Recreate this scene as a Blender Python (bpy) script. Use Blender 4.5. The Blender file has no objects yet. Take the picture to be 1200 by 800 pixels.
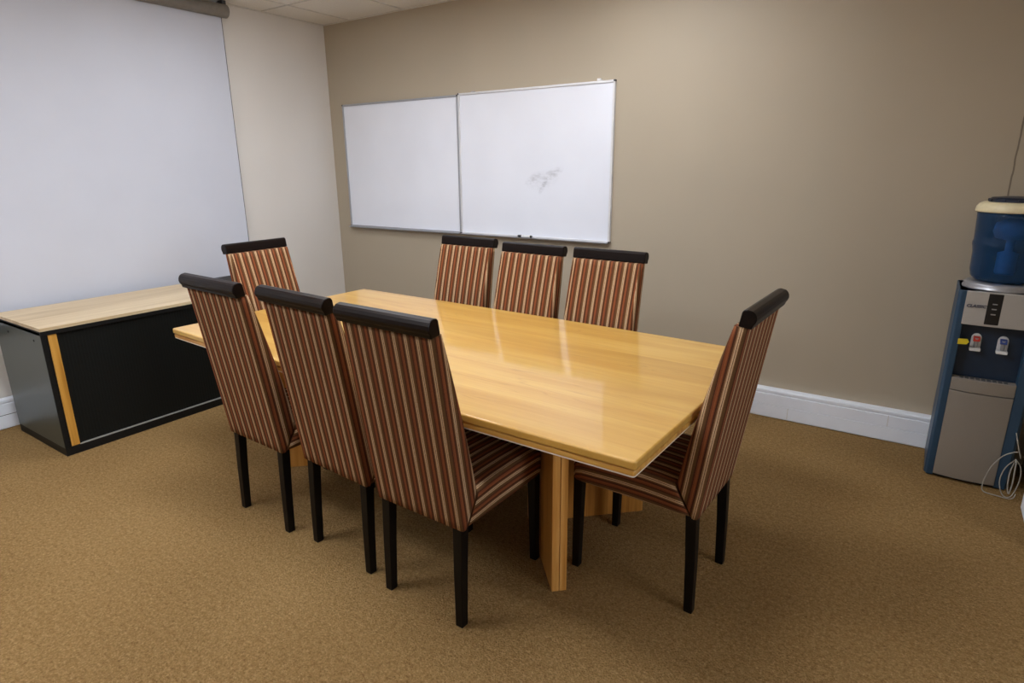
import bpy, bmesh, math, random
from mathutils import Vector, Matrix
random.seed(4)
C = bpy.context.scene.collection
PI = math.pi

# ------------------------------------------------------------------ helpers
def lin(c):
    out = []
    for v in c[:3]:
        v /= 255.0
        out.append(v/12.92 if v <= 0.04045 else ((v+0.055)/1.055)**2.4)
    return (out[0], out[1], out[2], 1.0)

class NT:
    def __init__(self, name):
        self.m = bpy.data.materials.new(name); self.m.use_nodes = True
        self.t = self.m.node_tree; self.t.nodes.clear()
        self.out = self.n('ShaderNodeOutputMaterial')
        self.b = self.n('ShaderNodeBsdfPrincipled')
        self.l(self.b.outputs[0], self.out.inputs[0])
    def n(self, typ, **kw):
        nd = self.t.nodes.new(typ)
        for k, v in kw.items(): setattr(nd, k, v)
        return nd
    def l(self, a, b): self.t.links.new(a, b)
    def coord(self, which='Object', scale=(1, 1, 1), rot=(0, 0, 0), loc=(0, 0, 0)):
        tc = self.n('ShaderNodeTexCoord'); mp = self.n('ShaderNodeMapping')
        mp.inputs['Scale'].default_value = scale
        mp.inputs['Rotation'].default_value = rot
        mp.inputs['Location'].default_value = loc
        self.l(tc.outputs[which], mp.inputs[0]); return mp.outputs[0]
    def noise(self, vec, scale, detail=3, rough=0.5, dist=0.0):
        nd = self.n('ShaderNodeTexNoise')
        nd.inputs['Scale'].default_value = scale; nd.inputs['Detail'].default_value = detail
        nd.inputs['Roughness'].default_value = rough; nd.inputs['Distortion'].default_value = dist
        self.l(vec, nd.inputs['Vector']); return nd.outputs['Fac']
    def ramp(self, fac, stops, interp='LINEAR'):
        r = self.n('ShaderNodeValToRGB'); r.color_ramp.interpolation = interp
        el = r.color_ramp.elements
        while len(el) > 1: el.remove(el[-1])
        el[0].position = stops[0][0]; el[0].color = stops[0][1]
        for p, c in stops[1:]:
            e = el.new(p); e.color = c
        self.l(fac, r.inputs[0]); return r.outputs[0]
    def math(self, op, a, b=None, c=None):
        nd = self.n('ShaderNodeMath', operation=op)
        for i, v in enumerate((a, b, c)):
            if v is None: continue
            if isinstance(v, (int, float)): nd.inputs[i].default_value = v
            else: self.l(v, nd.inputs[i])
        return nd.outputs[0]
    def mix(self, fac, a, b, blend='MIX'):
        nd = self.n('ShaderNodeMix', data_type='RGBA', blend_type=blend)
        for i, v in ((0, fac), (6, a), (7, b)):
            if isinstance(v, (int, float)): nd.inputs[i].default_value = v
            elif isinstance(v, tuple): nd.inputs[i].default_value = v
            else: self.l(v, nd.inputs[i])
        return nd.outputs[2]
    def bump(self, h, strength, dist=0.01):
        nd = self.n('ShaderNodeBump'); nd.inputs['Strength'].default_value = strength
        nd.inputs['Distance'].default_value = dist
        self.l(h, nd.inputs['Height']); self.l(nd.outputs[0], self.b.inputs['Normal'])
    def set(self, **kw):
        for k, v in kw.items():
            i = self.b.inputs[k.replace('_', ' ')]
            if isinstance(v, (int, float, tuple)): i.default_value = v
            else: self.l(v, i)
        return self

def plain(name, rgb, rough=0.5, metal=0.0, var=0.06, scale=40, spec=0.5, bump=0.0, coat=0.0):
    k = NT(name); v = k.coord()
    n = k.noise(v, scale, 3)
    c = lin(rgb)
    lo = tuple(x*(1-var) for x in c[:3])+(1,); hi = tuple(min(1, x*(1+var)) for x in c[:3])+(1,)
    k.set(Base_Color=k.ramp(n, [(0.3, lo), (0.7, hi)]), Roughness=rough, Metallic=metal)
    k.b.inputs['Specular IOR Level'].default_value = spec
    k.b.inputs['Coat Weight'].default_value = coat
    if bump: k.bump(n, bump, 0.002)
    return k.m

def finish(name, bm, mat, parent=None, smooth=False, bevel=0.0, segs=2, mats=None):
    me = bpy.data.meshes.new(name)
    bmesh.ops.recalc_face_normals(bm, faces=bm.faces[:])
    bm.to_mesh(me); bm.free()
    for m in (mats or [mat]): me.materials.append(m)
    o = bpy.data.objects.new(name, me); C.objects.link(o)
    if parent: o.parent = parent
    if smooth:
        for p in me.polygons: p.use_smooth = True
    if bevel:
        md = o.modifiers.new('bevel', 'BEVEL'); md.width = bevel; md.segments = segs
        md.limit_method = 'ANGLE'; md.angle_limit = math.radians(40)
    return o

def box(bm, x0, x1, y0, y1, z0, z1, mi=0, M=None):
    vs = [bm.verts.new(Vector(p)) for p in ((x0,y0,z0),(x1,y0,z0),(x1,y1,z0),(x0,y1,z0),(x0,y0,z1),(x1,y0,z1),(x1,y1,z1),(x0,y1,z1))]
    if M:
        for v in vs: v.co = M @ v.co
    for f in ((0,3,2,1),(4,5,6,7),(0,1,5,4),(1,2,6,5),(2,3,7,6),(3,0,4,7)):
        fc = bm.faces.new([vs[i] for i in f]); fc.material_index = mi
    return vs

def boxobj(name, x0, x1, y0, y1, z0, z1, mat, parent=None, bevel=0.0, M=None, segs=2):
    bm = bmesh.new(); box(bm, x0, x1, y0, y1, z0, z1, 0, M)
    return finish(name, bm, mat, parent, bevel=bevel, segs=segs)

def prism(bm, pts, axis, a0, a1, mi=0):
    """pts = 2-D outline; extruded along axis ('x','y','z') from a0 to a1"""
    def P(p, a):
        return {'x': (a, p[0], p[1]), 'y': (p[0], a, p[1]), 'z': (p[0], p[1], a)}[axis]
    A = [bm.verts.new(P(p, a0)) for p in pts]; B = [bm.verts.new(P(p, a1)) for p in pts]
    n = len(pts)
    bm.faces.new(A).material_index = mi; bm.faces.new(B[::-1]).material_index = mi
    for i in range(n):
        bm.faces.new((A[i], B[i], B[(i+1) % n], A[(i+1) % n])).material_index = mi

def lathe(bm, prof, cx, cy, seg=40, mi=0):
    rings = []
    for r, z in prof:
        if r < 1e-5: rings.append([bm.verts.new((cx, cy, z))])
        else: rings.append([bm.verts.new((cx+r*math.cos(2*PI*i/seg), cy+r*math.sin(2*PI*i/seg), z)) for i in range(seg)])
    for a, b in zip(rings, rings[1:]):
        for i in range(seg):
            j = (i+1) % seg
            if len(a) == 1 and len(b) == 1: continue
            if len(a) == 1: f = bm.faces.new((a[0], b[j], b[i]))
            elif len(b) == 1: f = bm.faces.new((a[i], a[j], b[0]))
            else: f = bm.faces.new((a[i], a[j], b[j], b[i]))
            f.material_index = mi

def tube(bm, pts, r, seg=8, sub=6, closed=False):
    P = [Vector(p) for p in pts]; sm = []
    n = len(P)
    for i in range(n-1):
        p0 = P[max(i-1, 0)]; p1 = P[i]; p2 = P[i+1]; p3 = P[min(i+2, n-1)]
        for k in range(sub):
            t = k/sub
            sm.append(0.5*((2*p1)+(p2-p0)*t+(2*p0-5*p1+4*p2-p3)*t*t+(3*p1-p0-3*p2+p3)*t**3))
    sm.append(P[-1]); rings = []
    for i, p in enumerate(sm):
        d = (sm[min(i+1, len(sm)-1)]-sm[max(i-1, 0)]).normalized()
        u = d.cross(Vector((0, 0, 1)))
        if u.length < 1e-3: u = d.cross(Vector((1, 0, 0)))
        u.normalize(); w = d.cross(u)
        rings.append([bm.verts.new(p+r*(math.cos(2*PI*k/seg)*u+math.sin(2*PI*k/seg)*w)) for k in range(seg)])
    for a, b in zip(rings, rings[1:]):
        for k in range(seg): bm.faces.new((a[k], a[(k+1) % seg], b[(k+1) % seg], b[k]))
    bm.faces.new(rings[0][::-1]); bm.faces.new(rings[-1])

def loft(bm, rings, uvs, caps=(True, True)):
    """closed rings of equal length; uvs[j][i] = (u at start, u at end) of edge i on ring j; cap uv = x of vertex"""
    uv = bm.loops.layers.uv.verify()
    R = [[bm.verts.new(p) for p in r] for r in rings]; n = len(rings[0])
    for j in range(len(R)-1):
        for i in range(n):
            k = (i+1) % n
            f = bm.faces.new((R[j][i], R[j][k], R[j+1][k], R[j+1][i]))
            us = (uvs[j][i][0], uvs[j][i][1], uvs[j+1][i][1], uvs[j+1][i][0])
            for lp, u, v in zip(f.loops, us, (j, j, j+1, j+1)): lp[uv].uv = (u, v/len(R))
            f.smooth = True
    for flag, r in ((caps[0], R[0][::-1]), (caps[1], R[-1])):
        if not flag: continue
        f = bm.faces.new(r)
        for lp in f.loops: lp[uv].uv = (lp.vert.co.x, lp.vert.co.z)

def thing(name, label, cat, loc=(0, 0, 0), rot=0.0, group=None):
    o = bpy.data.objects.new(name, None); C.objects.link(o)
    o.empty_display_size = 0.1
    o.location = loc; o.rotation_euler = (0, 0, rot)
    o['label'] = label; o['category'] = cat
    if group: o['group'] = group
    return o

def struct(o):
    o['kind'] = 'structure'; return o

# ------------------------------------------------------------------ materials
def wall_mat(name, rgb, joint=None):
    k = NT(name); v = k.coord()
    n = k.noise(v, 1.3, 2); f = k.noise(v, 220, 2)
    c = lin(rgb)
    col = k.ramp(n, [(0.3, tuple(x*0.97 for x in c[:3])+(1,)), (0.7, tuple(x*1.03 for x in c[:3])+(1,))])
    if joint is not None:          # dark hairline where two wall boards meet
        sp = k.n('ShaderNodeSeparateXYZ'); k.l(v, sp.inputs[0])
        wob = k.math('MULTIPLY', k.math('SUBTRACT', k.noise(v, 9, 3), 0.5), 0.012)
        d = k.math('ABSOLUTE', k.math('SUBTRACT', k.math('ADD', sp.outputs[0], wob), joint))
        line = k.math('LESS_THAN', d, 0.0035)
        col = k.mix(k.math('MULTIPLY', line, 0.6), col, lin((60, 50, 40)))
    k.set(Base_Color=col, Roughness=0.55)
    k.b.inputs['Specular IOR Level'].default_value = 0.35
    k.bump(f, 0.12, 0.002)
    return k.m

M_wallb = wall_mat('greige_wall_paint', (176, 164, 144), 4.778)
M_walll = wall_mat('cream_wall_paint', (218, 213, 206))
M_trim = plain('white_trunking_plastic', (236, 242, 252), 0.4, var=0.03, scale=6)
M_gap_shade = plain('gap_shade', (50, 46, 42), 0.9)
M_ceil = plain('ceiling_tile', (225, 221, 213), 0.9, var=0.04, scale=90, bump=0.2)
M_tee = plain('ceiling_tee', (206, 202, 195), 0.7)

def carpet_mat():
    k = NT('brown_loop_carpet'); v = k.coord()
    a = k.noise(v, 125, 4, 0.72); b = k.noise(v, 55, 3, 0.6); c = k.noise(v, 1.4, 3)
    vo = k.n('ShaderNodeTexVoronoi'); vo.inputs['Scale'].default_value = 165; k.l(v, vo.inputs['Vector'])
    base = k.ramp(a, [(0.30, lin((70, 50, 26))), (0.45, lin((132, 103, 62))), (0.58, lin((160, 130, 86))), (0.72, lin((208, 180, 134)))])
    base = k.mix(0.45, base, k.ramp(b, [(0.35, lin((118, 90, 52))), (0.65, lin((166, 136, 92)))]))
    base = k.mix(0.10, base, k.ramp(c, [(0.35, lin((104, 76, 44))), (0.65, lin((170, 142, 100)))]))
    base = k.mix(1.0, base, (1.07, 1.06, 1.03, 1), 'MULTIPLY')
    k.set(Base_Color=base, Roughness=0.95)
    k.b.inputs['Specular IOR Level'].default_value = 0.1
    h = k.math('ADD', k.math('MULTIPLY', vo.outputs['Distance'], -1.0), a)
    k.bump(h, 0.8, 0.008)
    return k.m
M_carpet = carpet_mat()

def wood_mat(name, dark, mid, light, axis=0, plank=0.0, rough=0.3, coat=0.0, gscale=1.0, amp=1.0):
    k = NT(name)
    sc = [42.0, 42.0, 42.0]; sc[axis] = 1.6
    v = k.coord(scale=tuple(s*gscale for s in sc))
    raw = k.coord()
    sp = k.n('ShaderNodeSeparateXYZ'); k.l(raw, sp.inputs[0])
    g1 = k.noise(v, 1.0, 5, 0.6, 0.5)
    s2 = [7.0, 7.0, 7.0]; s2[axis] = 0.8
    g2 = k.noise(k.coord(scale=tuple(s2)), 1.0, 3, 0.5, 1.6)
    g = k.math('ADD', k.math('MULTIPLY', g1, 0.6), k.math('MULTIPLY', g2, 0.4))
    w = 0.13*amp
    col = k.ramp(g, [(0.5-w, lin(dark)), (0.5, lin(mid)), (0.5+w*0.9, lin(light))])
    fine = [260.0, 260.0, 260.0]; fine[axis] = 5.0
    pores = k.noise(k.coord(scale=tuple(fine)), 1.0, 2, 0.6)
    col = k.mix(k.math('MULTIPLY', k.math('LESS_THAN', pores, 0.36), 0.22), col, lin(dark))
    if plank:
        pid = k.math('FLOOR', k.math('DIVIDE', sp.outputs[1], plank))
        wn = k.n('ShaderNodeTexWhiteNoise', noise_dimensions='1D'); k.l(pid, wn.inputs['W'])
        tint = k.ramp(wn.outputs['Value'], [(0, (0.86, 0.84, 0.78, 1)), (1, (1.06, 1.06, 1.08, 1))])
        col = k.mix(0.7, col, tint, 'MULTIPLY')
    k.set(Base_Color=col, Roughness=rough)
    k.b.inputs['Coat Weight'].default_value = coat; k.b.inputs['Coat Roughness'].default_value = 0.06
    k.bump(g1, 0.04, 0.001)
    return k.m
def oak_top_mat():
    k = NT('golden_oak_top'); raw = k.coord()
    sp = k.n('ShaderNodeSeparateXYZ'); k.l(raw, sp.inputs[0])
    pid = k.math('FLOOR', k.math('DIVIDE', k.math('ADD', sp.outputs[1], 0.03), 0.152))
    wn = k.n('ShaderNodeTexWhiteNoise', noise_dimensions='1D'); k.l(pid, wn.inputs['W'])
    # shift each board along its length so the figure breaks at the joints
    cv = k.n('ShaderNodeCombineXYZ')
    k.l(k.math('ADD', sp.outputs[0], k.math('MULTIPLY', wn.outputs['Value'], 7.0)), cv.inputs[0]); k.l(sp.outputs[1], cv.inputs[1]); k.l(sp.outputs[2], cv.inputs[2])
    def mp(sc):
        m = k.n('ShaderNodeMapping'); m.inputs['Scale'].default_value = sc; k.l(cv.outputs[0], m.inputs[0]); return m.outputs[0]
    soft = k.noise(mp((0.9, 9, 1)), 1.0, 3, 0.55, 0.8)
    col = k.ramp(soft, [(0.32, lin((198, 150, 66))), (0.5, lin((208, 162, 78))), (0.68, lin((216, 174, 92)))])
    streak = k.noise(mp((2.2, 70, 1)), 1.0, 4, 0.6, 0.6)
    col = k.mix(0.35, col, k.ramp(streak, [(0.35, (0.86, 0.82, 0.74, 1)), (0.62, (1.03, 1.03, 1.03, 1))]), 'MULTIPLY')
    # cathedral figure: thin dark contour lines of a stretched noise
    fig = k.noise(mp((0.75, 6.5, 1)), 1.0, 2, 0.45, 0.5)
    fr = k.math('FRACT', k.math('MULTIPLY', fig, 16.0))
    ln = k.ramp(k.math('ABSOLUTE', k.math('SUBTRACT', fr, 0.5)), [(0.0, (1, 1, 1, 1)), (0.13, (0, 0, 0, 1))])
    gate = k.ramp(k.noise(mp((1.1, 4.0, 1)), 1.0, 2, 0.5), [(0.5, (0, 0, 0, 1)), (0.66, (1, 1, 1, 1))])
    brk = k.ramp(k.noise(mp((14, 160, 1)), 1.0, 2, 0.6), [(0.4, (0.2, 0.2, 0.2, 1)), (0.6, (1, 1, 1, 1))])
    lf = k.math('MULTIPLY', k.math('MULTIPLY', ln, gate), k.math('MULTIPLY', brk, 0.42))
    col = k.mix(lf, col, lin((150, 104, 40)))
    tint = k.ramp(wn.outputs['Value'], [(0, (0.93, 0.92, 0.88, 1)), (1, (1.03, 1.03, 1.03, 1))])
    col = k.mix(1.0, col, tint, 'MULTIPLY')
    k.set(Base_Color=col, Roughness=0.36)
    k.b.inputs['Coat Weight'].default_value = 0.75; k.b.inputs['Coat Roughness'].default_value = 0.07
    return k.m
M_oak = oak_top_mat()
M_oakedge = wood_mat('golden_oak_edge', (178, 124, 52), (212, 160, 76), (226, 182, 100), 0, 0, 0.32, 0.3)
M_oakleg = wood_mat('golden_oak_leg', (158, 102, 40), (190, 130, 58), (206, 150, 76), 2, 0, 0.35, 0.3)
M_oakleg_end = wood_mat('golden_oak_leg_end', (170, 112, 48), (204, 146, 72), (220, 168, 96), 2, 0, 0.35, 0.3)
M_edge_strip = plain('pale_edge_strip', (236, 226, 214), 0.4)
M_birch = wood_mat('pale_beech_laminate', (184, 160, 122), (200, 178, 142), (212, 192, 158), 1, 0, 0.42, 0.0, 0.6)
M_beech = wood_mat('orange_beech_strip', (172, 120, 44), (196, 142, 58), (210, 158, 76), 2, 0, 0.4)
M_espresso = wood_mat('espresso_stained_wood', (12, 7, 6), (19, 11, 9), (26, 16, 13), 0, 0, 0.35, 0.06)
M_espresso.node_tree.nodes['Principled BSDF'].inputs['Specular IOR Level'].default_value = 0.14
M_legblack = wood_mat('espresso_leg_wood', (8, 6, 6), (12, 9, 8), (17, 12, 11), 2, 0, 0.45, 0.0)
M_legblack.node_tree.nodes['Principled BSDF'].inputs['Specular IOR Level'].default_value = 0.2
M_blackpanel = plain('black_green_laminate', (58, 66, 62), 0.34, var=0.05, scale=160)
M_blackframe = plain('black_frame', (18, 18, 17), 0.5, spec=0.25)
M_track = plain('aluminium_track', (190, 190, 186), 0.35, 0.6)
M_alu = plain('anodised_aluminium', (176, 178, 184), 0.35, 0.7, var=0.04)
M_aluwhite = plain('pale_aluminium', (220, 220, 222), 0.4, 0.25, var=0.03)
M_casing = plain('grey_screen_case', (122, 116, 108), 0.5)
M_screen = plain('matte_screen_cloth', (200, 203, 213), 0.85, var=0.015, scale=3, spec=0.2)
M_blk = plain('black_plastic', (16, 16, 17), 0.4)
M_dkgrey = plain('dark_grey_plastic', (70, 70, 72), 0.5)
M_white = plain('white_plastic', (226, 226, 226), 0.4)

def tambour_mat():
    k = NT('black_tambour_slats'); v = k.coord()
    sp = k.n('ShaderNodeSeparateXYZ'); k.l(v, sp.inputs[0])
    f = k.math('FRACT', k.math('DIVIDE', sp.outputs[1], 0.016))
    h = k.math('ABSOLUTE', k.math('SUBTRACT', f, 0.5))
    k.set(Base_Color=k.ramp(h, [(0.36, lin((17, 19, 17))), (0.5, lin((8, 9, 8)))]), Roughness=0.55)
    k.b.inputs['Specular IOR Level'].default_value = 0.2
    k.bump(k.math('MULTIPLY', h, -1.0), 0.5, 0.003)
    return k.m
M_tambour = tambour_mat()

def stripe_mat():
    k = NT('striped_chenille')
    uvn = k.n('ShaderNodeTexCoord'); sp = k.n('ShaderNodeSeparateXYZ'); k.l(uvn.outputs['UV'], sp.inputs[0])
    ob = k.coord()
    wob = k.math('MULTIPLY', k.math('SUBTRACT', k.noise(ob, 300, 2, 0.7), 0.5), 0.0022)
    u = k.math('ADD', sp.outputs[0], wob)
    f = k.math('FRACT', k.math('ADD', k.math('DIVIDE', u, 0.0485), 50.37))
    cream = lin((204, 174, 138)); tan = lin((156, 118, 84)); olive = lin((100, 72, 44)); brown = lin((90, 58, 36))
    rust = lin((122, 69, 42)); orange = lin((142, 82, 48)); dark = lin((66, 37, 24))
    col = k.ramp(f, [(0, cream), (0.075, olive), (0.125, cream), (0.18, tan), (0.225, olive), (0.38, brown),
                     (0.455, dark), (0.50, rust), (0.62, orange), (0.70, rust), (0.77, dark), (0.84, brown), (0.93, tan)], 'CONSTANT')
    n = k.noise(ob, 520, 3, 0.7)
    col = k.mix(0.5, col, k.ramp(n, [(0.25, (0.42, 0.40, 0.38, 1)), (0.75, (1.35, 1.35, 1.35, 1))]), 'MULTIPLY')
    k.set(Base_Color=col, Roughness=0.85)
    k.b.inputs['Specular IOR Level'].default_value = 0.15
    hh = k.math('SINE', k.math('MULTIPLY', f, 2*PI))
    k.bump(k.math('ADD', k.math('MULTIPLY', hh, 0.5), n), 0.35, 0.003)
    return k.m
M_stripe = stripe_mat()

def board_mat(smudge):
    k = NT('whiteboard_enamel' + ('_smudged' if smudge else '')); v = k.coord()
    base = k.ramp(k.noise(v, 2, 2), [(0.3, lin((228, 231, 240))), (0.7, lin((234, 237, 246)))])
    if smudge:    # wiped marker residue, three short strokes
        sp = k.n('ShaderNodeSeparateXYZ'); k.l(v, sp.inputs[0])
        x, z = sp.outputs[0], sp.outputs[2]
        def stroke(cx, cz, ang, ln, wd, s):
            ca, sa = math.cos(ang), math.sin(ang)
            dx = k.math('SUBTRACT', x, cx); dz = k.math('SUBTRACT', z, cz)
            a = k.math('DIVIDE', k.math('ADD', k.math('MULTIPLY', dx, ca), k.math('MULTIPLY', dz, sa)), ln)
            b = k.math('DIVIDE', k.math('SUBTRACT', k.math('MULTIPLY', dz, ca), k.math('MULTIPLY', dx, sa)), wd)
            d = k.math('ADD', k.math('MULTIPLY', a, a), k.math('MULTIPLY', b, b))
            g = k.n('ShaderNodeMath', operation='SUBTRACT', use_clamp=True); g.inputs[0].default_value = 1.0; k.l(d, g.inputs[1])
            return k.math('MULTIPLY', g.outputs[0], s)
        tot = None
        for st in SMUDGE:
            s = stroke(*st); tot = s if tot is None else k.math('MAXIMUM', tot, s)
        streak = k.ramp(k.noise(k.coord(scale=(26, 26, 60), rot=(0, 0.7, 0)), 1.0, 3, 0.6), [(0.38, (0.15, 0.15, 0.15, 1)), (0.62, (1, 1, 1, 1))])
        fac = k.math('MULTIPLY', tot, streak)
        base = k.mix(fac, base, lin((120, 120, 126)))
    k.set(Base_Color=base, Roughness=0.28)
    k.b.inputs['Specular IOR Level'].default_value = 0.4
    return k.m
SMUDGE = [(2.10, 1.415, 0.5, 0.09, 0.035, 0.34), (2.19, 1.385, 1.05, 0.095, 0.024, 0.46),
          (2.245, 1.445, 0.4, 0.11, 0.036, 0.40), (2.17, 1.405, 0.15, 0.15, 0.07, 0.16)]
M_board = board_mat(False); M_boards = board_mat(True)

# water cooler
M_cblue = plain('petrol_blue_plastic', (40, 68, 92), 0.4, var=0.04)
M_cdark = plain('navy_recess_plastic', (24, 44, 66), 0.42)
M_csilver = plain('silver_grey_panel', (176, 172, 166), 0.45, 0.15, var=0.03, scale=300)
M_cdoor = plain('taupe_silver_door', (142, 134, 124), 0.45, 0.1, var=0.03, scale=300)
M_cring = plain('silver_collar', (170, 172, 178), 0.3, 0.6)
M_red = plain('red_tap_lever', (190, 52, 40), 0.4)
M_blue = plain('blue_tap_lever', (44, 70, 140), 0.4)
M_cream = plain('cream_bottle_collar', (226, 214, 176), 0.4)
M_yellow = plain('yellow_sticker', (222, 200, 40), 0.5)
M_navy = plain('navy_bottle_lid', (24, 34, 52), 0.35)
M_cord = plain('pale_grey_cable', (160, 156, 146), 0.5)
M_text = plain('grey_print', (58, 62, 84), 0.6)
def bottle_mat():
    k = NT('blue_bottle_plastic')
    k.set(Base_Color=lin((58, 104, 156)), Roughness=0.12)
    k.b.inputs['Transmission Weight'].default_value = 0.8
    k.b.inputs['IOR'].default_value = 1.3
    n = k.noise(k.coord(scale=(20, 20, 2)), 1.0, 2); k.bump(n, 0.08, 0.003)
    return k.m
M_bottle = bottle_mat()
M_filter = plain('pale_blue_filter_core', (170, 205, 240), 0.4)

def emit_mat(name, rgb, s):
    k = NT(name); k.set(Base_Color=lin((240, 240, 240)))
    k.b.inputs['Emission Color'].default_value = rgb; k.b.inputs['Emission Strength'].default_value = s
    return k.m

# ------------------------------------------------------------------ the room
H = 2.655; XR = 7.6; YF = -6.4; T = 0.12
struct(boxobj('floor', -T, XR+T, YF-T, T, -0.1, 0, M_carpet))
struct(boxobj('wall_left', -T, 0, YF-T, T, 0, H+0.06, M_walll))
struct(boxobj('wall_back', 0, XR+T, 0, T, 0, H+0.06, M_wallb))
struct(boxobj('wall_right', XR, XR+T, YF-T, 0, 0, H+0.06, M_wallb))
struct(boxobj('wall_front', 0, XR, YF-T, YF, 0, H+0.06, M_walll))
struct(boxobj('wall_shade_pier', 5.065, 5.34, -0.9, 0, 0, H, M_wallb))  # unseen pier, added; depth set to shade the right of the back wall

# ceiling: white tiles in a thin metal grid, one mesh
bm = bmesh.new()
box(bm, 0, XR, YF, 0, H, H+0.06, 0)
gx = [0.33+0.6*i for i in range(13)]; gy = [-0.6*i for i in range(1, 11)]
for x in gx:
    if x < XR-0.02: box(bm, x-0.006, x+0.006, YF, 0, H-0.005, H+0.001, 1)
for y in gy: box(bm, 0, XR, y-0.006, y+0.006, H-0.0045, H+0.001, 1)
box(bm, 0, 0.018, YF, 0, H-0.006, H+0.001, 1); box(bm, 0, XR, -0.018, 0, H-0.006, H+0.001, 1)
struct(finish('ceiling', bm, None, mats=[M_ceil, M_tee]))

# dado trunking along the back and left walls
def trunk_profile(slot):
    p = [(0, 0.004), (0.048, 0.004), (0.050, 0.009), (0.050, 0.083), (0.0455, 0.0845), (0.0455, 0.0875), (0.050, 0.089),
         (0.050, 0.152), (0.045, 0.155), (0.045, 0.160), (0.050, 0.163), (0.050, 0.176), (0.046, 0.183)]
    return p + ([(0.010, 0.184), (0.010, 0.165), (0, 0.165)] if slot else [(0, 0.184)])
def trunk(name, axis, a0, a1, base, sign, joints):
    bm = bmesh.new()
    pts = [(base+sign*d, z) for d, z in trunk_profile(axis == 'y')]
    prism(bm, pts, axis, a0, a1, 0)
    for a, zlo, zhi in joints:
        f0, f1 = base+sign*0.0495, base+sign*0.0503
        if axis == 'x': box(bm, a-0.0012, a+0.0012, min(f0, f1), max(f0, f1), zlo, zhi, 1)
        else: box(bm, min(f0, f1), max(f0, f1), a-0.0012, a+0.0012, zlo, zhi, 1)
    if axis == 'y' and sign > 0:     # dark strips stand for the shade in the top slot and middle groove
        box(bm, base+0.0, base+0.0098, a0, a1, 0.166, 0.181, 2)
        box(bm, base+0.045, base+0.0458, a0, a1, 0.0846, 0.0874, 2)
    return struct(finish(name, bm, None, mats=[M_trim, M_tee, M_gap_shade]))
trunk('baseboard_back', 'x', 0.05, 5.015, 0.0, -1, [(3.94, 0.012, 0.083), (4.455, 0.09, 0.154)])
trunk('baseboard_left', 'y', YF, -0.0, 0.0, 1, [(-3.2, 0.09, 0.154)])
trunk('baseboard_corner', 'y', -0.9, -0.53, 5.065, -1, [])

# ceiling lights (recessed panels in the grid)
LIGHTS = []
def ceiling_light(x0, x1, y0, y1, strength, label, rgb=(1, 0.97, 0.93, 1)):
    cx, cy = (x0+x1)/2, (y0+y1)/2
    t = thing('ceiling_light', label, 'ceiling light', (cx, cy, H-0.02), 0, 'recessed ceiling lights')
    hx, hy = (x1-x0)/2-0.012, (y1-y0)/2-0.012
    bm = bmesh.new()
    for a in ((-hx, hx, -hy, -hy+0.03), (-hx, hx, hy-0.03, hy), (-hx, -hx+0.03, -hy+0.03, hy-0.03), (hx-0.03, hx, -hy+0.03, hy-0.03)):
        box(bm, a[0], a[1], a[2], a[3], 0, 0.0145)
    finish('frame', bm, M_aluwhite, t)
    bm = bmesh.new(); box(bm, -hx+0.03, hx-0.03, -hy+0.03, hy-0.03, 0.004, 0.0145)
    finish('diffuser', bm, emit_mat('light_diffuser', rgb, strength), t)
COOL = (0.95, 0.985, 1.05, 1)
ceiling_light(2.13, 3.33, -3.0, -2.4, 16.5, 'recessed white ceiling light above the near side of the table', COOL)
ceiling_light(0.93, 2.13, -4.2, -3.6, 14.5, 'recessed white ceiling light nearest the front wall, left of the camera', COOL)
ceiling_light(0.93, 2.13, -1.8, -1.2, 9.2, 'recessed white ceiling light between the projection screen and the whiteboards', COOL)
ceiling_light(2.73, 3.33, -1.2, -0.6, 13.0, 'small square recessed ceiling light close to the right whiteboard', COOL)
ceiling_light(2.73, 3.93, -5.4, -4.8, 4.0, 'added fill ceiling light behind the camera', COOL)  # added unseen fill, brightens the backs of the near chairs

# daylit window in the far right wall
bm = bmesh.new()
wy0, wy1, wz0, wz1 = -3.55, -1.85, 0.95, 2.2
for a in ((wy0-0.06, wy1+0.06, wz0-0.06, wz0), (wy0-0.06, wy1+0.06, wz1, wz1+0.06), (wy0-0.06, wy0, wz0, wz1), (wy1, wy1+0.06, wz0, wz1), ((wy0+wy1)/2-0.025, (wy0+wy1)/2+0.025, wz0, wz1)):
    box(bm, XR-0.05, XR, a[0], a[1], a[2], a[3])
win = struct(finish('window_1', bm, M_trim))
bm = bmesh.new(); box(bm, XR-0.02, XR-0.004, wy0, wy1, wz0, wz1)
finish('pane', bm, emit_mat('bright_daylight_pane', (0.93, 0.98, 1.08, 1), 5.2), win)

# ------------------------------------------------------------------ projection screen
t = thing('projection_screen', 'pull-down projection screen with white cloth and grey case on the left wall', 'screen', (0.06, -2.2, 0.6))
def loc(o, t):
    o.location = o.location - Vector(t.location); return o
bm = bmesh.new()
SY0, SY1 = -3.45, -0.965
prism(bm, [(0.045, 2.545), (0.048, 2.545), (0.048, 0.62), (0.045, 0.62)], 'y', SY0, SY1)
cloth = finish('screen_cloth', bm, M_screen, t); loc(cloth, t)
edge_shadow = boxobj('edge_shadow_strip', 0.0442, 0.0490, SY1-0.0005, SY1+0.0035, 0.62, 2.545, M_dkgrey, cloth)  # dark strip standing for the shadow line along the cloth's edge
bm = bmesh.new()
prof = [(0.02+0.047+0.045*math.cos(a), 2.584+0.045*math.sin(a)) for a in [2*PI*i/20 for i in range(20)]]
prism(bm, prof, 'y', SY0-0.05, SY1+0.035)
loc(finish('case', bm, M_casing, t, bevel=0.004), t)
bm = bmesh.new()
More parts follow.
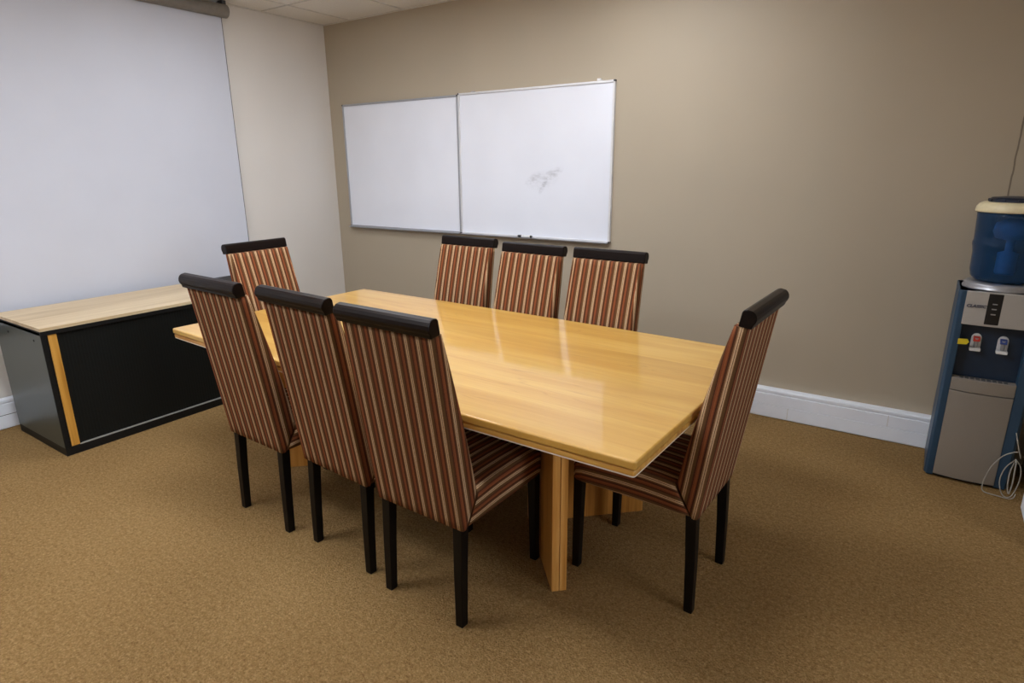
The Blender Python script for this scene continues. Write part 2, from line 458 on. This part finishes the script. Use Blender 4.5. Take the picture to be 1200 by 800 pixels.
prism(bm, [(0.0, 2.655), (0.075, 2.655), (0.075, 2.62), (0.06, 2.62), (0.02, 2.635), (0, 2.60)], 'y', SY1+0.005, SY1+0.034)
loc(finish('bracket', bm, M_dkgrey, t), t)
bm = bmesh.new()
prism(bm, [(0.0, 2.655), (0.075, 2.655), (0.075, 2.62), (0.06, 2.62), (0.02, 2.635), (0, 2.60)], 'y', SY0-0.04, SY0-0.01)
loc(finish('bracket', bm, M_dkgrey, t), t)
bm = bmesh.new()
prof = [(0.0465+0.011*math.cos(a), 0.615+0.011*math.sin(a)) for a in [2*PI*i/12 for i in range(12)]]
prism(bm, prof, 'y', SY0, SY1)
loc(finish('bottom_bar', bm, M_casing, t, smooth=False), t)

# ------------------------------------------------------------------ cabinet (tambour sideboard)
CX0, CX1, CY0, CY1, CZ = 0.145, 0.782, -2.678, -1.19, 0.7185
t = thing('cabinet', 'low black tambour-door cabinet with pale wood top below the projection screen', 'cabinet', ((CX0+CX1)/2, (CY0+CY1)/2, 0))
def L(o): return loc(o, t)
SP = 0.02
L(boxobj('plinth', CX0+0.005, CX1, CY0, CY1, 0.0, 0.045, M_blackframe, t, 0.0015))
L(boxobj('side_panel', CX0, CX1-0.006, CY0, CY0+SP, 0.045, CZ-0.024, M_blackpanel, t, 0.001))
L(boxobj('edge_strip', CX1-0.006, CX1+0.001, CY0-0.0005, CY0+SP, 0.045, CZ-0.040, M_blackframe, t, 0.001))
L(boxobj('side_panel', CX0, CX1, CY1-SP, CY1, 0.045, CZ-0.024, M_blackpanel, t, 0.001))
L(boxobj('end_cap', CX0, CX1+0.004, CY1-0.165, CY1, CZ-0.018, CZ+0.004, M_blackframe, t, 0.0015))
L(boxobj('top', CX0, CX1+0.004, CY0, CY1-0.166, CZ-0.018, CZ, M_birch, t, 0.0015))
L(boxobj('top_rail', CX0, CX1+0.003, CY0, CY1, CZ-0.040, CZ-0.018, M_blackframe, t, 0.001))
L(boxobj('back_panel', CX0, CX0+0.012, CY0+SP, CY1-SP, 0.045, CZ-0.04, M_blackframe, t))
L(boxobj('door', CX1-0.03, CX1-0.012, CY0+0.085, CY1-SP, 0.052, CZ-0.04, M_tambour, t))
L(boxobj('door_edge_strip', CX1-0.03, CX1-0.002, CY0+0.032, CY0+0.072, 0.048, CZ-0.04, M_beech, t, 0.002))
L(boxobj('front_stile', CX1-0.034, CX1-0.008, CY0+SP, CY0+0.032, 0.045, CZ-0.04, M_blackframe, t))
L(boxobj('front_stile', CX1-0.034, CX1-0.010, CY0+0.072, CY0+0.085, 0.045, CZ-0.04, M_blackframe, t))
L(boxobj('track', CX1-0.03, CX1-0.001, CY0+0.072, CY1-SP, 0.045, 0.050, M_track, t, 0.001))
for px, pz in ((0.33, 0.64), (0.68, 0.64)):
    bm = bmesh.new()
    bmesh.ops.create_cone(bm, cap_ends=True, segments=14, radius1=0.006, radius2=0.005, depth=0.004,
                          matrix=Matrix.Translation((px, CY0-0.001, pz)) @ Matrix.Rotation(PI/2, 4, 'X'))
    L(finish('screw_cap', bm, M_blk, t))

# ------------------------------------------------------------------ table
TX, TY, TA, TL, TW, TZ = 2.716, -1.7795, -0.0345, 1.2403, 0.6125, 0.7445
t = thing('conference_table', 'large golden oak conference table with glossy top and bowed long sides', 'table', (TX, TY, 0), TA)
def outline(inset, bulge=0.016, rad=0.009):
    pts = []
    l, w = TL-inset, TW-inset
    n = 18
    def side(x): return w+bulge*(1-(x/l)**2)
    def corner(cx, cy, a0):
        return [(cx+rad*math.cos(a0+PI/2*i/5), cy+rad*math.sin(a0+PI/2*i/5)) for i in range(6)]
    pts += corner(l-rad, w-rad, 0)
    pts += [(l-2*l*i/n, side(l-2*l*i/n)) for i in range(1, n)]
    pts += corner(-l+rad, w-rad, PI/2)
    pts += corner(-l+rad, -w+rad, PI)
    pts += [(-l+2*l*i/n, -side(-l+2*l*i/n)) for i in range(1, n)]
    pts += corner(l-rad, -w+rad, 3*PI/2)
    return pts
bm = bmesh.new(); prism(bm, outline(0.0), 'z', TZ-0.027, TZ)
top = finish('tabletop', bm, M_oak, t, bevel=0.006, segs=3)
bm = bmesh.new(); prism(bm, outline(0.003), 'z', TZ-0.046, TZ-0.0295)
prism(bm, outline(0.009), 'z', TZ-0.031, TZ-0.025)
finish('edge_band', bm, M_oakedge, top, bevel=0.003)
bm = bmesh.new(); prism(bm, outline(0.004), 'z', TZ-0.0495, TZ-0.046)
finish('underside_strip', bm, M_edge_strip, top)
# two V-shaped bases, each of two upright panels
for s in (1, -1):
    apx = s*(3.268-TX); zt = TZ-0.050
    base = bpy.data.objects.new('pedestal', None); C.objects.link(base); base.parent = t
    for side in (-1, 1):
        th = 0.058
        # inner face from the apex to the tip, thickness outwards
        ang = math.atan2(0.327, 0.318)
        d = Vector((s*math.cos(ang), side*math.sin(ang), 0)); nrm = Vector((-s*math.sin(ang), side*math.cos(ang), 0))
        a = Vector((apx, 0, 0))
        ln = 0.456
        A, B = a, a+d*ln
        Cc = B+nrm*th
        # mitre on the centre line: outer face reaches y=0
        k = (0-(a+nrm*th).y)/d.y
        D = a+nrm*th+d*k
        bm = bmesh.new()
        gap = side*0.0012
        q = [(A.x, A.y+gap), (B.x, B.y), (Cc.x, Cc.y), (D.x, D.y+gap)]
        if side*s < 0: q = q[::-1]
        prism(bm, q, 'z', 0.0, zt)
        p = finish('pedestal_panel', bm, M_oakleg, base, bevel=0.003)
        # lipping on the end grain: two boards with a groove between
        bm = bmesh.new()
        for o0, o1 in ((0.002, 0.0275), (0.0305, th-0.002)):
            b0, b1 = B+nrm*o0, B+nrm*o1
            pp = [(b0.x, b0.y), (b0.x+d.x*0.005, b0.y+d.y*0.005), (b1.x+d.x*0.005, b1.y+d.y*0.005), (b1.x, b1.y)]
            prism(bm, pp, 'z', 0.001, zt-0.001)
        finish('end_lipping', bm, M_oakleg_end, p)

# ------------------------------------------------------------------ chairs
def rrect(x0, x1, y0, y1, r, seg=4, nx=6):
    """rounded rectangle in a plane, starting at the middle of the y0 side going +x; returns points and per-edge stripe
    coordinates: on the y0 and y1 sides it is x, on the two ends it carries on around the corner"""
    r = min(r, (x1-x0)/2*0.98, (y1-y0)/2*0.9); xm = (x0+x1)/2; hw = (x1-x0)/2
    half = [(xm+(x1-r-xm)*i/nx, y0) for i in range(nx)]
    half += [(x1-r+r*math.cos(-PI/2+PI/2*i/seg), y0+r+r*math.sin(-PI/2+PI/2*i/seg)) for i in range(seg+1)]
    c2 = len(half)
    half += [(x1-r+r*math.cos(PI/2*i/seg), y1-r+r*math.sin(PI/2*i/seg)) for i in range(seg+1)]
    e2 = len(half)-1
    half += [(xm+(x1-r-xm)*i/nx, y1) for i in range(nx-1, -1, -1)]
    # coordinates along the half outline
    us = []; u = 0.0
    for i in range(len(half)-1):
        a, b = half[i], half[i+1]
        if i < e2:
            d = math.hypot(a[0]-b[0], a[1]-b[1]); us.append((u, u+d)); u += d
        else: us.append((a[0]-xm, b[0]-xm))
    pts = half + [(2*xm-p[0], p[1]) for p in half[-2:0:-1]]
    full = us + [(-b, -a) for a, b in us[::-1]]
    return pts, full

A2 = 0.1837; BD = 0.452          # half outer leg spacing, rear-to-front leg spacing
ZB, ZS = 0.375, 0.482            # bottom of the upholstery, top of the seat
LEAN = math.radians(8.2)
def rear_y(z):
    return 0.004-0.101*max(0, (z-ZB))/(1.06-ZB)*1.0

def build_chair(label, group):
    t = thing('dining_chair', label, 'chair', (0, 0, 0), 0, group)
    # backrest: rounded slab, thin at the top, thickest at seat height, mitred into the seat below
    bm = bmesh.new(); rings, us = [], []
    N = 22
    for i in range(N+1):
        z = ZB+(1.045-ZB)*i/N
        s = (z-ZS)/(1.045-ZS)
        y0 = rear_y(z)
        if z < ZS: th = 0.022+0.074*(z-ZB)/(ZS-ZB)
        else: th = 0.096-0.053*(s**1.3) + 0.005*math.sin(PI*s)
        hw = 0.200-0.003*max(0, s) - 0.003*math.sin(PI*max(0, s))
        if i == 0: hw -= 0.003
        pts, u = rrect(-hw, hw, y0, y0+th, 0.014)
        rings.append([Vector((p[0], p[1], z)) for p in pts]); us.append(u)
    loft(bm, rings, us)
    finish('backrest', bm, M_stripe, t)
    # seat: cross-section in xz lofted forward
    bm = bmesh.new(); rings, us = [], []
    ys = [0.0, 0.05, 0.12, 0.2, 0.3, 0.4, 0.44, 0.465, 0.477]
    for j, y in enumerate(ys):
        hw = 0.199; crown = 0.010*math.sin(PI*min(1, max(0.05, y/0.5)))
        zt = ZS+0.002+crown; zb = ZB+0.001
        if j >= 6: k = (j-6)/2; hw -= 0.010*k*k; zt -= 0.014*k*k; zb += 0.004*k*k
        pts, u = rrect(-hw, hw, -zt, -zb, 0.016)
        ring = []
        for (x, z) in pts:
            z = -z; yy = y
            if j < 3: yy = y+(0.026+max(0, min(1, (z-ZB)/(ZS-ZB)))*0.062)*(1-j/3)
            # gentle crown on the top face
            if z > zt-0.002: z += 0.006*(1-(x/hw)**2)
            ring.append(Vector((x, yy, z)))
        rings.append(ring); us.append(u)
    loft(bm, rings, us)
    finish('seat', bm, M_stripe, t)
    # top rail
    prof = [(0.022, -0.031), (0.021, 0.018), (0.017, 0.027), (0.006, 0.031), (-0.012, 0.030), (-0.021, 0.025), (-0.028, 0.015),
            (-0.031, 0.003), (-0.029, -0.008), (-0.024, -0.017), (-0.022, -0.031)]
    bm = bmesh.new()
    ca, sa = math.cos(LEAN), math.sin(LEAN)
    cy, cz = -0.090, 1.071
    pr = [(cy+0.88*(y*ca-z*sa), cz+0.88*(z*ca+y*sa)) for y, z in prof]
    prism(bm, pr, 'x', -0.2, 0.2)
    finish('top_rail', bm, M_espresso, t, bevel=0.003)
    # legs
    for sx in (-1, 1):
        bm = bmesh.new()
        rings = []
        for z, w, yo in ((0.0, 0.030, 0.0), (0.2, 0.034, 0.004), (0.40, 0.038, 0.012)):
            xo = sx*A2; xi = sx*(A2-w)
            lo, hi = min(xo, xi), max(xo, xi)
            rings.append([bm.verts.new(p) for p in ((lo, yo, z), (hi, yo, z), (hi, yo+w, z), (lo, yo+w, z))])
        for a, b in zip(rings, rings[1:]):
            for i in range(4): bm.faces.new((a[i], a[(i+1) % 4], b[(i+1) % 4], b[i]))
        bm.faces.new(rings[0][::-1]); bm.faces.new(rings[-1])
        finish('leg', bm, M_legblack, t, bevel=0.002)
        bm = bmesh.new(); rings = []
        for z, w in ((0.0, 0.028), (0.40, 0.036)):
            xo = sx*A2; xi = sx*(A2-w)
            lo, hi = min(xo, xi), max(xo, xi); y1 = BD+0.028
            rings.append([bm.verts.new(p) for p in ((lo, y1-w, z), (hi, y1-w, z), (hi, y1, z), (lo, y1, z))])
        for i in range(4): bm.faces.new((rings[0][i], rings[0][(i+1) % 4], rings[1][(i+1) % 4], rings[1][i]))
        bm.faces.new(rings[0][::-1]); bm.faces.new(rings[1])
        finish('leg', bm, M_legblack, t, bevel=0.002)
    return t

def copy_tree(o, parent=None):
    c = o.copy(); C.objects.link(c)
    if parent: c.parent = parent
    for ch in list(o.children): copy_tree(ch, c)
    return c

G = 'striped high-back chairs around the table'
CH = [
    (3.1960, -2.5019, -0.022, 'striped high-back chair on the near side nearest the camera, left of the oak leg'),
    (2.7248, -2.4621, -0.0685, 'middle striped high-back chair of the three on the near long side of the table'),
    (2.2272, -2.4636, -0.0444, 'leftmost of three striped high-back chairs on the near side, by the black cabinet'),
    (4.0066, -1.8298, 1.5367, 'striped high-back chair seen from the side at the right end of the table'),
    (2.2061, -1.004, 3.1303, 'striped high-back chair below the join between the two whiteboards, behind the table'),
    (2.7194, -1.098, 3.1047, 'middle striped high-back chair of the three between the table and the whiteboard wall'),
    (3.1733, -1.104, 3.1032, 'striped high-back chair below the right corner of the right whiteboard, behind the table'),
    (1.3519, -1.7079, -1.5427, 'striped high-back chair at the far left end of the table, backed by the projection screen'),
]
proto = None
for x, y, r, lab in CH:
    if proto is None: proto = o = build_chair(lab, G)
    else: o = copy_tree(proto)
    o.location = (x, y, 0); o.rotation_euler = (0, 0, r); o['label'] = lab

# ------------------------------------------------------------------ whiteboards
def whiteboard(x0, x1, z0, z1, bmat, label, topmat):
    t = thing('whiteboard', label, 'whiteboard', ((x0+x1)/2, 0, z0), 0, 'whiteboards on the back wall')
    def L(o): return loc(o, t)
    y0, y1 = -0.022, -0.001; fw = 0.014
    pnl = boxobj('panel', x0+0.006, x1-0.006, -0.014, -0.002, z0+0.006, z1-0.006, bmat, t)
    L(pnl)
    bm = bmesh.new()
    box(bm, x0, x1, y0, y1, z1-fw, z1); box(bm, x0, x1, y0, y1, z0, z0+fw)
    box(bm, x0, x0+fw, y0, y1, z0+fw, z1-fw); box(bm, x1-fw, x1, y0, y1, z0+fw, z1-fw)
    L(finish('frame', bm, topmat, t, bevel=0.0015))
    bm = bmesh.new()
    prism(bm, [(-0.022, z0+0.001), (-0.052, z0-0.004), (-0.055, z0+0.004), (-0.050, z0+0.003), (-0.022, z0+0.007)], 'x', x0+0.01, x1-0.01)
    L(finish('pen_tray', bm, M_alu, t))
    for cx in (x0, x1):
        for cz in (z0, z1):
            s = 0.011
            bx = (cx-0.001, cx+s) if cx == x0 else (cx-s, cx+0.001)
            bz = (cz-0.001, cz+s) if cz == z0 else (cz-s, cz+0.001)
            L(boxobj('corner_cap', bx[0], bx[1], -0.0235, -0.001, bz[0], bz[1], M_dkgrey, t, 0.001))
    return t
ZB0, ZB1 = 0.997, 2.020
whiteboard(0.174, 1.436, ZB0, ZB1-0.004, M_board, 'clean whiteboard on the left, nearer the room corner', M_alu)
wb = whiteboard(1.438, 2.7095, ZB0, ZB1+0.004, M_boards, 'whiteboard on the right with a grey smudge on it', M_aluwhite)
for x0, x1 in ((2.585, 2.622), (1.565, 1.595)):
    bm = bmesh.new()
    box(bm, x0, x1, -0.026, -0.002, ZB1+0.004, ZB1+0.007)
    box(bm, x0, x0+0.022, -0.026, -0.004, ZB1+0.007, ZB1+0.018 if x0 > 2 else ZB1+0.010)
    o = finish('clip', bm, M_white if x0 > 2 else M_alu, wb, bevel=0.001); loc(o, wb)
# marker pen on the right board's tray
t = thing('marker_pen', 'white marker pen with black ends on the right whiteboard tray', 'marker', (2.05, -0.040, ZB0+0.0125), 0)
def cylx(bm, x0, x1, r0, r1, seg=14):
    A = [bm.verts.new((x0, r0*math.cos(2*PI*i/seg), r0*math.sin(2*PI*i/seg))) for i in range(seg)]
    B = [bm.verts.new((x1, r1*math.cos(2*PI*i/seg), r1*math.sin(2*PI*i/seg))) for i in range(seg)]
    for i in range(seg): bm.faces.new((A[i], A[(i+1) % seg], B[(i+1) % seg], B[i]))
    bm.faces.new(A[::-1]); bm.faces.new(B)
bm = bmesh.new(); cylx(bm, -0.036, 0.042, 0.009, 0.009); finish('barrel', bm, M_white, t, smooth=False)
bm = bmesh.new(); cylx(bm, -0.066, -0.034, 0.008, 0.0094); finish('cap', bm, M_blk, t)
bm = bmesh.new(); cylx(bm, 0.040, 0.052, 0.0094, 0.0085); finish('end_plug', bm, M_blk, t)

# ------------------------------------------------------------------ water cooler
WX0, WX1, WY0, WY1, WZ = 4.645, 4.978, -0.375, -0.062, 0.938
t = thing('water_cooler', 'blue and silver water cooler standing against the back wall', 'water cooler', ((WX0+WX1)/2, (WY0+WY1)/2, 0))
def L(o): return loc(o, t)
PX0, PX1 = 4.682, 4.925         # front panels between the blue side columns
bm = bmesh.new()
def col_outline(x0, x1, ch, left):
    f = WY0
    if left: return [(x0, WY1), (x0, f+ch), (x0+ch*0.6, f), (x1, f), (x1, WY1)]
    return [(x0, WY1), (x0, f), (x1-ch*0.6, f), (x1, f+ch), (x1, WY1)]
prism(bm, col_outline(WX0, PX0, 0.02, True), 'z', 0.006, WZ)
L(finish('side_column', bm, M_cblue, t, bevel=0.003))
bm = bmesh.new(); prism(bm, col_outline(PX1, WX1, 0.02, False), 'z', 0.006, WZ)
L(finish('side_column', bm, M_cblue, t, bevel=0.003))
bm = bmesh.new()
box(bm, PX0, PX1, WY0+0.055, WY1, 0.51, WZ-0.004); box(bm, PX0, PX1, WY0+0.03, WY1, 0.02, 0.51)
L(finish('body', bm, M_cdark, t))
# curved silver panels
def bowed(x0, x1, y, bow, n=12):
    return [(x0+(x1-x0)*i/n, y-bow*(1-(2*i/n-1)**2)) for i in range(n+1)]
def bowed_panel(name, z0, z1, bow, mat, y=WY0-0.003, depth=0.04, x0=PX0, x1=PX1):
    bm = bmesh.new(); prism(bm, bowed(x0, x1, y, bow)+[(x1, y+depth), (x0, y+depth)], 'z', z0, z1)
    return L(finish(name, bm, mat, t, bevel=0.002))
hd = bowed_panel('header_panel', 0.782, WZ, 0.006, M_csilver, depth=0.065, x0=PX0-0.006, x1=PX1+0.012)
bowed_panel('display', 0.792, 0.934, 0.0015, M_blk, y=WY0-0.0092, depth=0.006, x0=4.758, x1=4.812)
for i, z in enumerate((0.885, 0.862, 0.838)):
    o = boxobj('indicator_light', 4.776, 4.794, WY0-0.0115, WY0-0.0098, z, z+0.005, M_cring, t); L(o)
bowed_panel('drip_tray', 0.462, 0.522, 0.014, M_cdoor, depth=0.05)
bowed_panel('door', 0.016, 0.458, 0.014, M_cdoor, depth=0.04)
bm = bmesh.new()
for i in range(9): box(bm, PX0+0.03+i*0.021, PX0+0.044+i*0.021, WY0+0.004, WY0+0.046, 0.522, 0.5235)
L(finish('drip_grille', bm, M_dkgrey, t))
L(boxobj('foot_plinth', WX0+0.01, WX1-0.01, WY0+0.012, WY1-0.005, 0.0, 0.02, M_blk, t))
def tap(x, lever):
    zc = 0.70; yb = WY0+0.055
    bm = bmesh.new()
    prism(bm, [(x-0.020, zc-0.03), (x+0.020, zc-0.03), (x+0.020, zc+0.012)]+[(x+0.020*math.cos(a), zc+0.012+0.022*math.sin(a)) for a in [PI*i/10 for i in range(1, 10)]]+[(x-0.020, zc+0.012)], 'y', yb-0.012, yb+0.001)
    e = L(finish('tap', bm, M_white, t, bevel=0.002))
    bm = bmesh.new()
    lathe(bm, [(0, 0), (0.008, 0), (0.0095, 0.03), (0.0095, 0.045), (0, 0.045)], x, yb-0.026, 16)
    bmesh.ops.translate(bm, verts=bm.verts[:], vec=(0, 0, zc-0.028))
    finish('spout', bm, M_cring, e, smooth=False).location = Vector((0, 0, 0))
    bm = bmesh.new()
    prism(bm, [(yb-0.008, zc+0.024), (yb-0.030, zc+0.018), (yb-0.040, zc+0.004), (yb-0.036, zc+0.001), (yb-0.026, zc+0.010), (yb-0.008, zc+0.012)], 'x', x-0.013, x+0.013)
    finish('lever', bm, lever, e, bevel=0.002)
    bm = bmesh.new()
    box(bm, x-0.021, x+0.021, yb-0.042, yb-0.002, zc-0.044, zc-0.031)
    finish('tap_ledge', bm, M_white, e, bevel=0.002)
tap(4.748, M_red); tap(4.848, M_blue)
bm = bmesh.new()
prism(bm, [(4.677, 0.685), (4.712, 0.688), (4.720, 0.700), (4.712, 0.714), (4.677, 0.711)], 'y', WY0-0.0035, WY0-0.0015)
st = L(finish('sticker', bm, M_yellow, t)); st['label'] = 'yellow arrow sticker'
# printed word
cu = bpy.data.curves.new('CLASSIC', 'FONT'); cu.body = 'CLASSIC'; cu.size = 0.0215; cu.extrude = 0.0004; cu.shear = 0.25; cu.space_character = 1.04; cu.offset = 0.0007
to = bpy.data.objects.new('tmp_text', cu); C.objects.link(to)
bpy.context.view_layer.update()
me = bpy.data.meshes.new_from_object(to.evaluated_get(bpy.context.evaluated_depsgraph_get()))
bpy.data.objects.remove(to)
me.materials.append(M_text)
xs = [v.co.x for v in me.vertices]; w = max(xs)-min(xs)
tx = bpy.data.objects.new('lettering', me); C.objects.link(tx); tx.parent = t
tx.scale = (0.074/w, 0.074/w, 1)
tx.rotation_euler = (PI/2, 0, 0); tx.location = Vector((4.682, WY0-0.0092, 0.866))-Vector(t.location)
# silver collar on top
bm = bmesh.new()
BX, BY = 4.806, -0.215
lathe(bm, [(0.0, WZ-0.002), (0.148, WZ-0.002), (0.150, WZ+0.008), (0.142, WZ+0.014), (0.146, WZ+0.022), (0.138, WZ+0.030), (0.10, WZ+0.032), (0.0, WZ+0.032)], BX, BY, 48)
L(finish('collar', bm, M_cring, t, smooth=True))
# back coil grille closes the body behind
L(boxobj('top_deck', WX0+0.004, WX1-0.004, WY0+0.01, WY1, WZ-0.004, WZ, M_cblue, t, 0.002))

# bottle on top: own thing
t = thing('water_bottle', 'translucent blue water bottle with a cream collar on the water cooler', 'bottle', (BX, BY, WZ+0.0325))
z0 = 0.0
bm = bmesh.new()
lathe(bm, [(0.0, 0.0), (0.092, 0.0), (0.112, 0.006), (0.126, 0.022), (0.132, 0.05), (0.134, 0.13), (0.138, 0.155), (0.141, 0.165), (0.141, 0.178),
           (0.138, 0.187), (0.139, 0.21), (0.143, 0.30), (0.144, 0.315), (0.0, 0.315)], 0, 0, 56)
finish('bottle_shell', bm, M_bottle, t, smooth=True)
bm = bmesh.new()
lathe(bm, [(0.05, 0.316), (0.152, 0.316), (0.154, 0.322), (0.152, 0.338), (0.143, 0.352), (0.128, 0.360), (0.05, 0.361)], 0, 0, 56)
finish('cream_collar', bm, M_cream, t, smooth=True)
bm = bmesh.new()
lathe(bm, [(0.0, 0.361), (0.110, 0.361), (0.110, 0.371), (0.100, 0.380), (0.06, 0.384), (0.0, 0.384)], 0, 0, 40)
for i in range(10):
    a = 2*PI*i/10
    box(bm, -0.012, 0.012, 0.098, 0.113, 0.362, 0.374, 0, Matrix.Rotation(a, 4, 'Z'))
finish('lid', bm, M_navy, t)
bm = bmesh.new()
lathe(bm, [(0.0, 0.04), (0.026, 0.04), (0.030, 0.05), (0.030, 0.14), (0.012, 0.15), (0.012, 0.19), (0.045, 0.20), (0.056, 0.23), (0.05, 0.27), (0.02, 0.29), (0.0, 0.29)], 0, 0, 32)
finish('filter_core', bm, M_filter, t, smooth=True)

# ------------------------------------------------------------------ loose cable by the cooler
bm = bmesh.new()
tube(bm, [(4.962, -0.05-0.33, 0.30), (4.969, -0.43, 0.268), (4.990, -0.43, 0.20), (4.978, -0.43, 0.228), (4.934, -0.43, 0.203), (4.904, -0.43, 0.155),
          (4.887, -0.43, 0.106), (4.876, -0.435, 0.036), (4.885, -0.44, 0.005), (4.93, -0.455, 0.005), (4.985, -0.46, 0.006), (5.0, -0.45, 0.03)], 0.0024)
tube(bm, [(4.975, -0.43, 0.19), (4.945, -0.43, 0.14), (4.935, -0.435, 0.07), (4.955, -0.445, 0.010), (4.985, -0.445, 0.012), (5.003, -0.435, 0.08),
          (5.000, -0.43, 0.15), (4.975, -0.428, 0.192)], 0.0024)
tube(bm, [(4.975, -0.426, 0.185), (4.965, -0.43, 0.12), (4.968, -0.435, 0.05), (4.977, -0.438, 0.02), (4.982, -0.435, 0.08), (4.978, -0.43, 0.185)], 0.003)
cable = finish('power_cable', bm, M_cord, smooth=True)
cable['label'] = 'pale coiled power cable hanging down beside the water cooler'; cable['category'] = 'cable'

# ------------------------------------------------------------------ camera, world, view
w = bpy.data.worlds.new('world'); bpy.context.scene.world = w; w.use_nodes = True
w.node_tree.nodes['Background'].inputs[0].default_value = (0.02, 0.02, 0.02, 1)
cam = bpy.data.cameras.new('camera'); co = bpy.data.objects.new('camera', cam); C.objects.link(co)
co.location = (4.4876, -3.8336, 1.5)
co.rotation_euler = (math.radians(74.0512), math.radians(0.4034), math.radians(33.9442))
cam.sensor_width = 36; cam.sensor_fit = 'HORIZONTAL'; cam.lens = 36*716.733/1200
cam.clip_start = 0.05
sc = bpy.context.scene; sc.camera = co
sc.view_settings.view_transform = 'Standard'; sc.view_settings.look = 'None'
sc.view_settings.gamma = 1; sc.view_settings.use_curve_mapping = False
sc.view_settings.exposure = 0.45
sc.cycles.max_bounces = 8; sc.cycles.diffuse_bounces = 5
